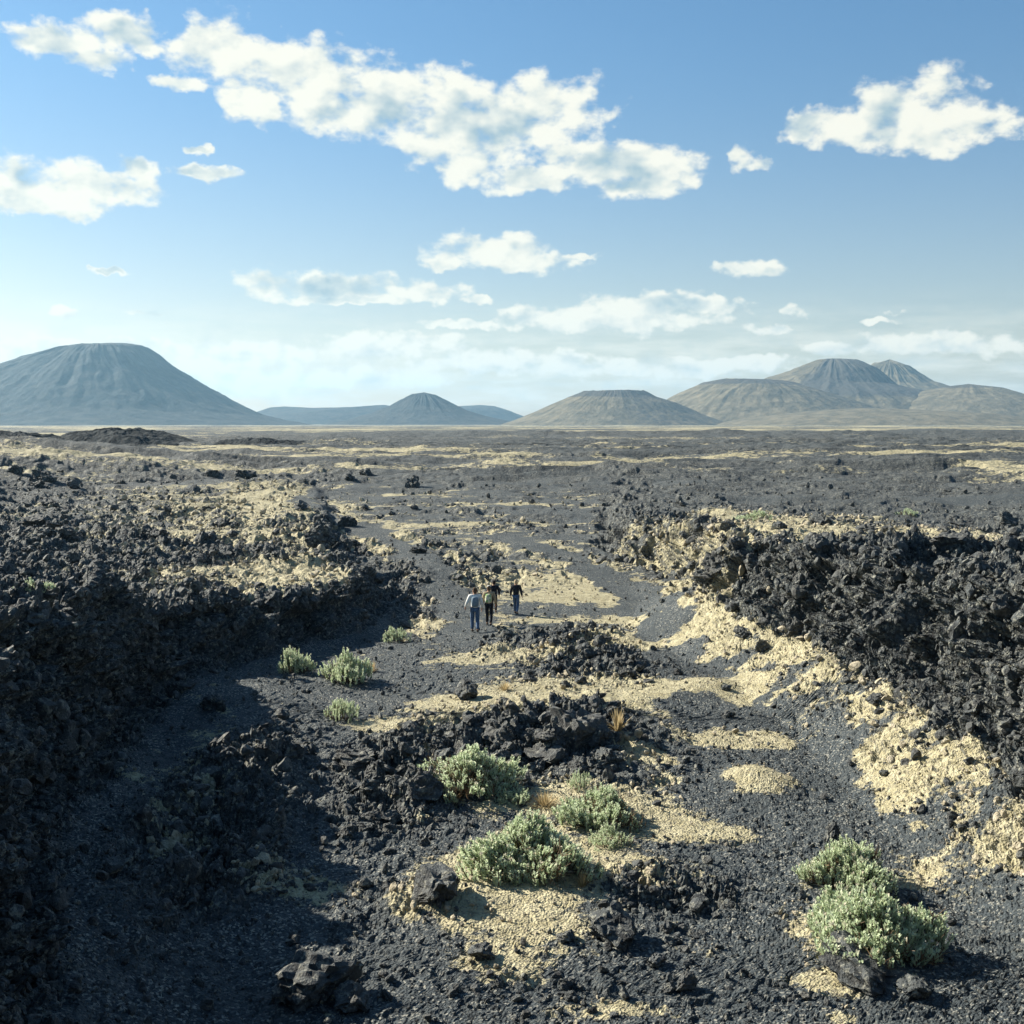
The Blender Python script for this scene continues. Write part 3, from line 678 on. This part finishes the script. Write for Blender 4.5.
cbp = N(cnt, 'ShaderNodeBump'); cbp.inputs['Strength'].default_value = .8; cbp.inputs['Distance'].default_value = 1.; L(cnt, math_n(cnt, 'MULTIPLY', noise(cnt, gpos, 16., 5, .7), .07), cbp.inputs['Height']); L(cnt, cbp.outputs[0], cbs.inputs['Normal'])
0 and mound(757, 786, 66, 'smooth pale crusted mound alone on the black gravel path')
0 and mound(712, 692, 60, 'pale crusted mound at the foot of the right slope')
mound(612, 752, 10, 'tiny pale mound beside the central ridge') if 0 else None
# loose boulders that nothing tells apart, zone by zone
ZONES = [((330, 450, 735, 850), 34, 14, 30, 'loose lava block in the rubble patch between the shadow and the rear shrub', 'blocks of the left rubble patch'),
         ((460, 625, 725, 775), 34, 12, 30, 'jagged lava block on the central ridge', 'blocks of the central ridge'),
         ((520, 680, 640, 690), 26, 8, 20, 'lava block on the low ridge beyond the central one', 'blocks of the far low ridge'),
         ((560, 720, 870, 1000), 16, 12, 24, 'loose dark rock on the gravel right of the bottom shrubs', 'loose rocks on the lower gravel'),
         ((700, 1020, 560, 720), 30, 14, 34, 'craggy lava block in the right gully wall', 'blocks of the right wall'),
         ((700, 1020, 525, 560), 24, 14, 34, 'lava block along the rim of the right wall', 'blocks on the right rim'),
         ((0, 330, 600, 760), 24, 16, 44, 'shaded lava block in the left gully wall', 'blocks of the left wall'),
         ((0, 420, 470, 600), 60, 10, 26, 'lava block on the left plateau', 'blocks on the left plateau')]
rz_ = random.Random(5)
for (x0, x1, y0, y1), n_, a_, b_, lab, grp in ZONES:
    for i in range(n_):
        boulder(rz_.uniform(x0, x1), rz_.uniform(y0, y1), rz_.uniform(a_, b_), rz_.randrange(7), lab, rz_.uniform(.7, 1.1), None, grp, sink=.2)

# ------------------------------------------------------------------ shrubs
def shrub_meshes(seed, n_f=230, dry=.25, aspect=.62):
    """a dome of upright leafy shoots over woody twigs; radius 1, height about aspect*1.6"""
    r = np.random.default_rng(seed)
    lv, lf, tone, tip = [], [], [], []
    sv, sf = [], []; dv, df, dt = [], [], []
    def tube(p, q, ra, rb, V, Fc, k=4):
        d = q - p; d /= np.linalg.norm(d) + 1e-9; a = np.cross(d, (.3, .9, .2)); a /= np.linalg.norm(a) + 1e-9; b = np.cross(d, a); n0 = sum(len(t) for t in V)
        an = np.arange(k) * 2 * np.pi / k; c = np.cos(an)[:, None] * a + np.sin(an)[:, None] * b
        V.append(np.concatenate([p + c * ra, q + c * rb])); i = np.arange(k); j = (i + 1) % k
        Fc.append(np.stack([n0 + i, n0 + j, n0 + k + j, n0 + k + i], -1))
    lobes = [(r.uniform(-.5, .5), r.uniform(-.5, .5), r.uniform(.75, 1.05)) for _ in range(4)]
    nl = 0
    for f in range(n_f):
        a = r.uniform(0, 2 * np.pi); q = np.sqrt(r.random()); lump = .82 + .22 * math.sin(a * 3 + seed) + r.uniform(-.12, .12)
        cx, cy = q * math.cos(a) * lump, q * math.sin(a) * lump
        hgt = aspect * 1.25 * math.sqrt(max(.04, 1 - (q * .93) ** 2)) * (.8 + .25 * math.sin(cx * 5 + seed) * math.cos(cy * 4)) * r.uniform(.82, 1.12)
        end = np.array([cx, cy, max(hgt, .10)]); base = np.array([cx * .28, cy * .28, 0.]) + r.normal(size=3) * .03
        ln = r.uniform(.17, .33) * (.8 + .3 * aspect)
        axis = np.array([cx * .45, cy * .45, .9]) + r.normal(size=3) * .16; axis /= np.linalg.norm(axis)
        start = end - axis * ln
        isdry = (r.random() < dry) and hgt < aspect * .95 and cx * math.cos(seed * 2.1) + cy * math.sin(seed * 2.1) < .25
        if r.random() < .3: tube(base, start, .014, .007, sv, sf)
        tube(start, end - axis * .02, .012, .006, sv, sf)
        if isdry:
            for t in range(9):
                p = start + axis * ln * r.random() * .9 - np.array([0, 0, .05]); q2 = p + (axis * .6 + r.normal(size=3) * .55) * .14
                tube(p, q2, .007, .003, dv, df, 3); dt.append(np.full(6, r.random()))
            continue
        tn = np.clip(r.normal(.5, .28), 0, 1); nleaf = 34
        u = r.random(nleaf); ang = r.uniform(0, 2 * np.pi, nleaf)
        a1 = np.cross(axis, (.2, .7, .1)); a1 /= np.linalg.norm(a1); b1 = np.cross(axis, a1)
        rad = (np.cos(ang)[:, None] * a1 + np.sin(ang)[:, None] * b1)
        c0 = start + axis * (u * ln)[:, None] + rad * .006
        ll = (.062 * (1.15 - .5 * u) * r.uniform(.8, 1.3, nleaf))[:, None]
        dirn = rad * .62 + axis * .85; dirn /= np.linalg.norm(dirn, axis=1)[:, None]
        sd_ = np.cross(dirn, axis) ; sd_ /= np.linalg.norm(sd_, axis=1)[:, None] + 1e-9; sd_ *= ll * .28
        quad = np.stack([c0 - sd_ * .5, c0 + dirn * ll * .55 - sd_, c0 + dirn * ll, c0 + dirn * ll * .55 + sd_], 1)
        lv.append(quad.reshape(-1, 3)); lf.append(nl + np.arange(nleaf * 4).reshape(-1, 4)); nl += nleaf * 4
        tone.append(np.repeat(np.clip(tn + r.normal(size=nleaf) * .12, 0, 1), 4)); tip.append(np.repeat(np.where(u > .86, r.uniform(0, .9), 0.) * (r.random() < .5), 4))
    leaf = mesh_np('foliage', np.concatenate(lv), np.concatenate(lf), M_leaf, attrs={'tone': np.concatenate(tone), 'tip': np.concatenate(tip)})
    stem = mesh_np('stems', np.concatenate(sv), np.concatenate(sf), M_stem)
    dm = mesh_np('dry_twigs', np.concatenate(dv), np.concatenate(df), M_dry, attrs={'tone': np.concatenate(dt), 'tip': np.concatenate(dt) * 0}) if dv else None
    return leaf, stem, dm
SH = {}
def shrub(px, py, wpx, hpx, seed, label, dry=.25, n_f=230):
    n_f = int(n_f * 1.7)
    key = (seed, dry, n_f)
    if key not in SH: SH[key] = shrub_meshes(seed, n_f, dry)
    lf, sm, dm = SH[key]
    p = hit(px, py); s = wpx * p.y / F / 2
    e = link('shrub', None, label=label, category='shrub'); e['group'] = 'grey green shrubs in the gully'
    e.location = (p.x, p.y + s * .55, zat(p.x, p.y + s * .55) - .04); e.rotation_euler = (0, 0, seed * 1.3)
    e.scale = (s * 1.3, s * 1.3, hpx * p.y / F / .86)
    link('foliage', lf, e); link('stems', sm, e)
    if dm: link('dry_twigs', dm, e)
    return e
shrub(530, 878, 118, 62, 1, 'largest grey green shrub in the middle of the gully floor', .22, 330)
shrub(468, 800, 92, 46, 2, 'wide green shrub with brown underside behind the largest centre shrub', .45, 260)
shrub(600, 828, 78, 42, 3, 'green shrub with brown left half, right of the largest centre shrub', .5, 230)
shrub(580, 790, 22, 24, 4, 'small upright shrub tuft behind the half brown shrub', .1, 60)
shrub(517, 806, 34, 20, 5, 'small low green shrub between the wide shrub and the half brown one', .1, 90)
shrub(610, 848, 42, 26, 6, 'small bright shrub touching the right side of the largest centre shrub', .1, 90)
shrub(856, 892, 86, 52, 7, 'rear one of the two joined green shrubs at lower right', .12, 260)
shrub(880, 962, 124, 72, 8, 'front larger one of the two joined green shrubs at lower right', .1, 360)
shrub(346, 684, 46, 36, 9, 'bright shrub on the path beside the left wall, middle of three', .15, 160)
shrub(294, 674, 34, 32, 10, 'shrub nearest the left wall with whitish tips', .1, 120)
shrub(341, 722, 30, 30, 11, 'lowest small shrub of the three beside the left wall shadow', .1, 110)
shrub(396, 642, 28, 18, 12, 'small far shrub left of the path before the walkers', .2, 90)
shrub(28, 585, 36, 16, 13, 'low shrub on the left plateau at the left edge', .3, 100)
shrub(760, 520, 40, 12, 14, 'low shrub on the pale ground of the right plateau', .3, 100)
shrub(910, 515, 20, 9, 15, 'tiny far shrub on the right plateau', .2, 60)
def tuft(px, py, wpx, hpx, seed, label, n=150, width=.02):
    r = np.random.default_rng(seed); V, T = [], []
    for i in range(n):
        a = r.uniform(0, 6.28); t = r.uniform(0, 1.25); ln = r.uniform(.6, 1.1)
        d = np.array([math.cos(a) * math.sin(t), math.sin(a) * math.sin(t), math.cos(t)]); s = np.cross(d, (0, 0, 1.)) if t > .05 else np.array([1., 0, 0]); s /= np.linalg.norm(s) + 1e-9
        b = np.array([math.cos(a), math.sin(a), 0]) * r.uniform(0, .15); m_ = b + d * ln * .55; e_ = b + d * ln + np.array([0, 0, -.12 * math.sin(t)])
        V += [b - s * width, b + s * width, m_ + s * width * .8, m_ - s * width * .8, m_ - s * width * .8, m_ + s * width * .8, e_ + s * .002, e_ - s * .002]; T += [r.random()] * 8
    me = mesh_np('dry_tuft', np.array(V), np.arange(len(V)).reshape(-1, 4), M_straw, attrs={'tone': T, 'tip': np.zeros(len(T))})
    p = hit(px, py); o = link('dry_tuft', me, label=label, category='dry plant'); o['group'] = 'dry straw tufts'
    o.location = (p.x, p.y, p.z - .02); s = wpx * p.y / F / 2; o.scale = (s, s, hpx * p.y / F)
tuft(618, 730, 36, 26, 1, 'spiky tan tuft at the right end of the central ridge', 60, .045)
tuft(582, 886, 28, 18, 2, 'dry straw tuft below the right side of the largest centre shrub')
tuft(545, 806, 50, 18, 3, 'wide dry straw tuft between the wide shrub and the half brown shrub')
tuft(505, 690, 26, 10, 4, 'small dry tuft on the far side of the central ridge')
tuft(372, 672, 20, 14, 5, 'dry tuft beside the bright shrub at the left wall')

# ------------------------------------------------------------------ people
def skin(name, pts, edges, mat, parent, lvl=2, root=0):
    """pts: (x,y,z,radius[,radius2]); the skeleton grown into one continuous surface"""
    me = bpy.data.meshes.new(name); me.from_pydata([p[:3] for p in pts], edges, [])
    o = bpy.data.objects.new(name, me); COL.objects.link(o)
    o.modifiers.new('s', 'SKIN'); sm = o.modifiers.new('u', 'SUBSURF'); sm.levels = lvl; sm.render_levels = lvl
    for i, p in enumerate(pts):
        d = me.skin_vertices[0].data[i]; d.radius = (p[3], p[4] if len(p) > 4 else p[3]); d.use_root = (i == root)
    dg = bpy.context.evaluated_depsgraph_get(); dg.update()
    nm = bpy.data.meshes.new_from_object(o.evaluated_get(dg)); nm.name = name
    for pl in nm.polygons: pl.use_smooth = True
    nm.materials.clear(); nm.materials.append(mat)
    bpy.data.objects.remove(o); bpy.data.meshes.remove(me)
    return link(name, nm, parent)
M_skin = cloth('skin', (.42, .25, .17)); M_brown = cloth('brown_hair', (.10, .06, .035)); M_blond = cloth('blond_hair', (.55, .42, .25)); M_black = cloth('black_hair', (.02, .018, .016))
M_jean = cloth('blue_denim', (.04, .075, .14), (.10, .16, .26)); M_white = cloth('white_cotton', (.72, .72, .68)); M_slate = cloth('slate_cloth', (.13, .18, .22), (.19, .24, .28))
M_green = cloth('green_print', (.20, .36, .12), (.62, .58, .44), 9.); M_dark = cloth('black_cloth', (.018, .02, .026)); M_boot = cloth('boot_leather', (.06, .045, .03)); M_tanp = cloth('khaki', (.35, .28, .18))
def person(px, py, H_, label, top, legs_m, hair_m, turn=0., arm='down', stride=.22, pack=None, cap=None, lean=0.):
    p = hit(px, py); e = link('person', None, label=label, category='person'); e['group'] = 'walkers on the gully path'
    e.location = (p.x, p.y, p.z); e.rotation_euler = (0, 0, turn); e.scale = (H_ / 1.75,) * 3
    s = stride
    hipL, hipR = (-.09, 0, .92), (.09, 0, .92)
    kneeL, kneeR = (-.10, s * .55 + .03, .50), (.10, -s * .15 + .04, .49)
    ankL, ankR = (-.10, s * .8, .09), (.10, -s, .13)
    shL, shR = (-.19, .02, 1.42), (.19, .02, 1.42)
    if arm == 'out': elL, wrL = (-.31, -.05, 1.16), (-.36, .12, .97)
    else: elL, wrL = (-.26, -.06, 1.14), (-.27, .04, .90)
    elR, wrR = (.27, .0, 1.13), (.27, .16, .92)
    pts = [(0, 0, .96, .145, .11), (0, .0, 1.12, .125, .10), (0, .01, 1.30, .155, .11), (0, .015, 1.43, .12, .085), (0, .02, 1.51, .052), (0, .035, 1.585, .080, .088), (0, .04, 1.67, .078, .092), (0, .035, 1.72, .05, .06)]
    ed = [(i, i + 1) for i in range(7)]
    def chain(frm, L_):
        n0 = len(pts); pts.extend(L_); ed.append((frm, n0)); ed.extend((n0 + i, n0 + i + 1) for i in range(len(L_) - 1)); return len(pts) - 1
    for sh, el, wr, sg in ((shL, elL, wrL, -1), (shR, elR, wrR, 1)):
        k = chain(3, [(*sh, .062), (*el, .044), (*wr, .028)])
        wv_ = Vector(wr); dn = (wv_ - Vector(el)).normalized()
        palm = wv_ + dn * .06
        k = chain(k, [(*palm, .036, .018)])
        for f in range(4):
            o1 = palm + dn * .045 + Vector((0, (f - 1.5) * .020, 0)); ln_ = (.065, .075, .070, .052)[f]
            o2 = o1 + dn * ln_ * .5 + Vector((-sg * .006, 0, 0)); o3 = o2 + dn * ln_ * .5 + Vector((-sg * .018, 0, 0))
            chain(k, [(*o1, .0095), (*o2, .0085), (*o3, .007)])
        t1 = wv_ + dn * .045 + Vector((-sg * .01, .038, 0)); t2 = t1 + dn * .035 + Vector((-sg * .012, .012, 0)); chain(k - 1, [(*t1, .011), (*t2, .009)])
    for hp, kn, an in ((hipL, kneeL, ankL), (hipR, kneeR, ankR)):
        chain(0, [(*hp, .088), (*kn, .056), (*an, .038), (an[0], an[1] + .10, an[2] - .045, .035, .028), (an[0], an[1] + .18, an[2] - .055, .028, .02)])
    # nose and ears
    chain(5, [(0, .135, 1.60, .014)]); chain(5, [(-.092, .03, 1.60, .014, .02)]); chain(5, [(.092, .03, 1.60, .014, .02)])
    body = skin('body', pts, ed, M_skin, e)
    skin('hair', [(0, .03, 1.735, .06), (0, .0, 1.70, .098, .095), (0, -.035, 1.62, .088, .07), (0, -.04, 1.53, .06, .04)], [(0, 1), (1, 2), (2, 3)], hair_m, e, 2)
    J = [(0, 0, .93, .175, .135), (0, 0, 1.10, .155, .13), (0, .01, 1.30, .185, .135), (0, .015, 1.44, .135, .10), (0, .02, 1.49, .07, .07)]
    je = [(0, 1), (1, 2), (2, 3), (3, 4)]
    for sh, el, wr in ((shL, elL, wrL), (shR, elR, wrR)):
        n0 = len(J); J += [(*sh, .085), (*el, .065), (*(Vector(el).lerp(Vector(wr), .88)), .050)]; je += [(3, n0), (n0, n0 + 1), (n0 + 1, n0 + 2)]
    skin('jacket', J, je, top, e)
    T = [(0, 0, .97, .155, .12)]; te = []
    for hp, kn, an in ((hipL, kneeL, ankL), (hipR, kneeR, ankR)):
        n0 = len(T); T += [(*hp, .105), (*kn, .078), (an[0], an[1], an[2] + .03, .062)]; te += [(0, n0), (n0, n0 + 1), (n0 + 1, n0 + 2)]
    skin('trousers', T, te, legs_m, e)
    for an in (ankL, ankR):
        skin('boot', [(an[0], an[1] - .01, an[2] + .02, .055), (an[0], an[1] + .02, an[2] - .03, .05, .045), (an[0], an[1] + .12, an[2] - .05, .046, .034), (an[0], an[1] + .20, an[2] - .06, .035, .024)], [(0, 1), (1, 2), (2, 3)], M_boot, e, 2)
    if pack:
        skin('backpack', [(0, -.19, 1.02, .15, .085), (0, -.20, 1.16, .16, .10), (0, -.19, 1.34, .15, .09), (0, -.17, 1.43, .11, .06)], [(0, 1), (1, 2), (2, 3)], pack, e, 2)
    if cap:
        skin('cap', [(0, .03, 1.77, .04), (0, .02, 1.74, .10, .10), (0, .02, 1.69, .105, .11), (0, .16, 1.675, .07, .02)], [(0, 1), (1, 2), (2, 3)], cap, e, 2)
    return e
person(475, 633, 1.72, 'walker nearest the camera in white sleeves and slate backpack with blue jeans', M_white, M_jean, M_brown, .05, 'out', .16, M_slate)
person(489, 626, 1.58, 'walker with green patterned pack and black trousers just right of the nearest walker', M_tanp, M_dark, M_brown, -.1, 'down', .2, M_green, M_white)
person(494, 613.5, 1.38, 'dark dressed walker with pale collar seen behind the green pack', M_dark, M_dark, M_black, 0., 'down', .12)
person(516, 614.5, 1.44, 'rightmost walker with blond hair in dark jacket and blue jeans', M_dark, M_jean, M_blond, -.25, 'down', .24)

# ------------------------------------------------------------------ render settings
scene.view_settings.view_transform = 'Standard'; scene.view_settings.look = 'None'
scene.view_settings.gamma = 1; scene.view_settings.exposure = EXPO
cy = scene.cycles
cy.max_bounces = 5; cy.diffuse_bounces = 3; cy.glossy_bounces = 2; cy.transmission_bounces = 3; cy.transparent_max_bounces = 8; cy.volume_bounces = 0
cy.use_denoising = True
try: cy.denoiser = 'OPENIMAGEDENOISE'; cy.denoising_prefilter = 'ACCURATE'
except Exception: pass
cy.use_adaptive_sampling = True; cy.adaptive_threshold = .01
cy.sample_clamp_indirect = 4
scene.render.use_persistent_data = False
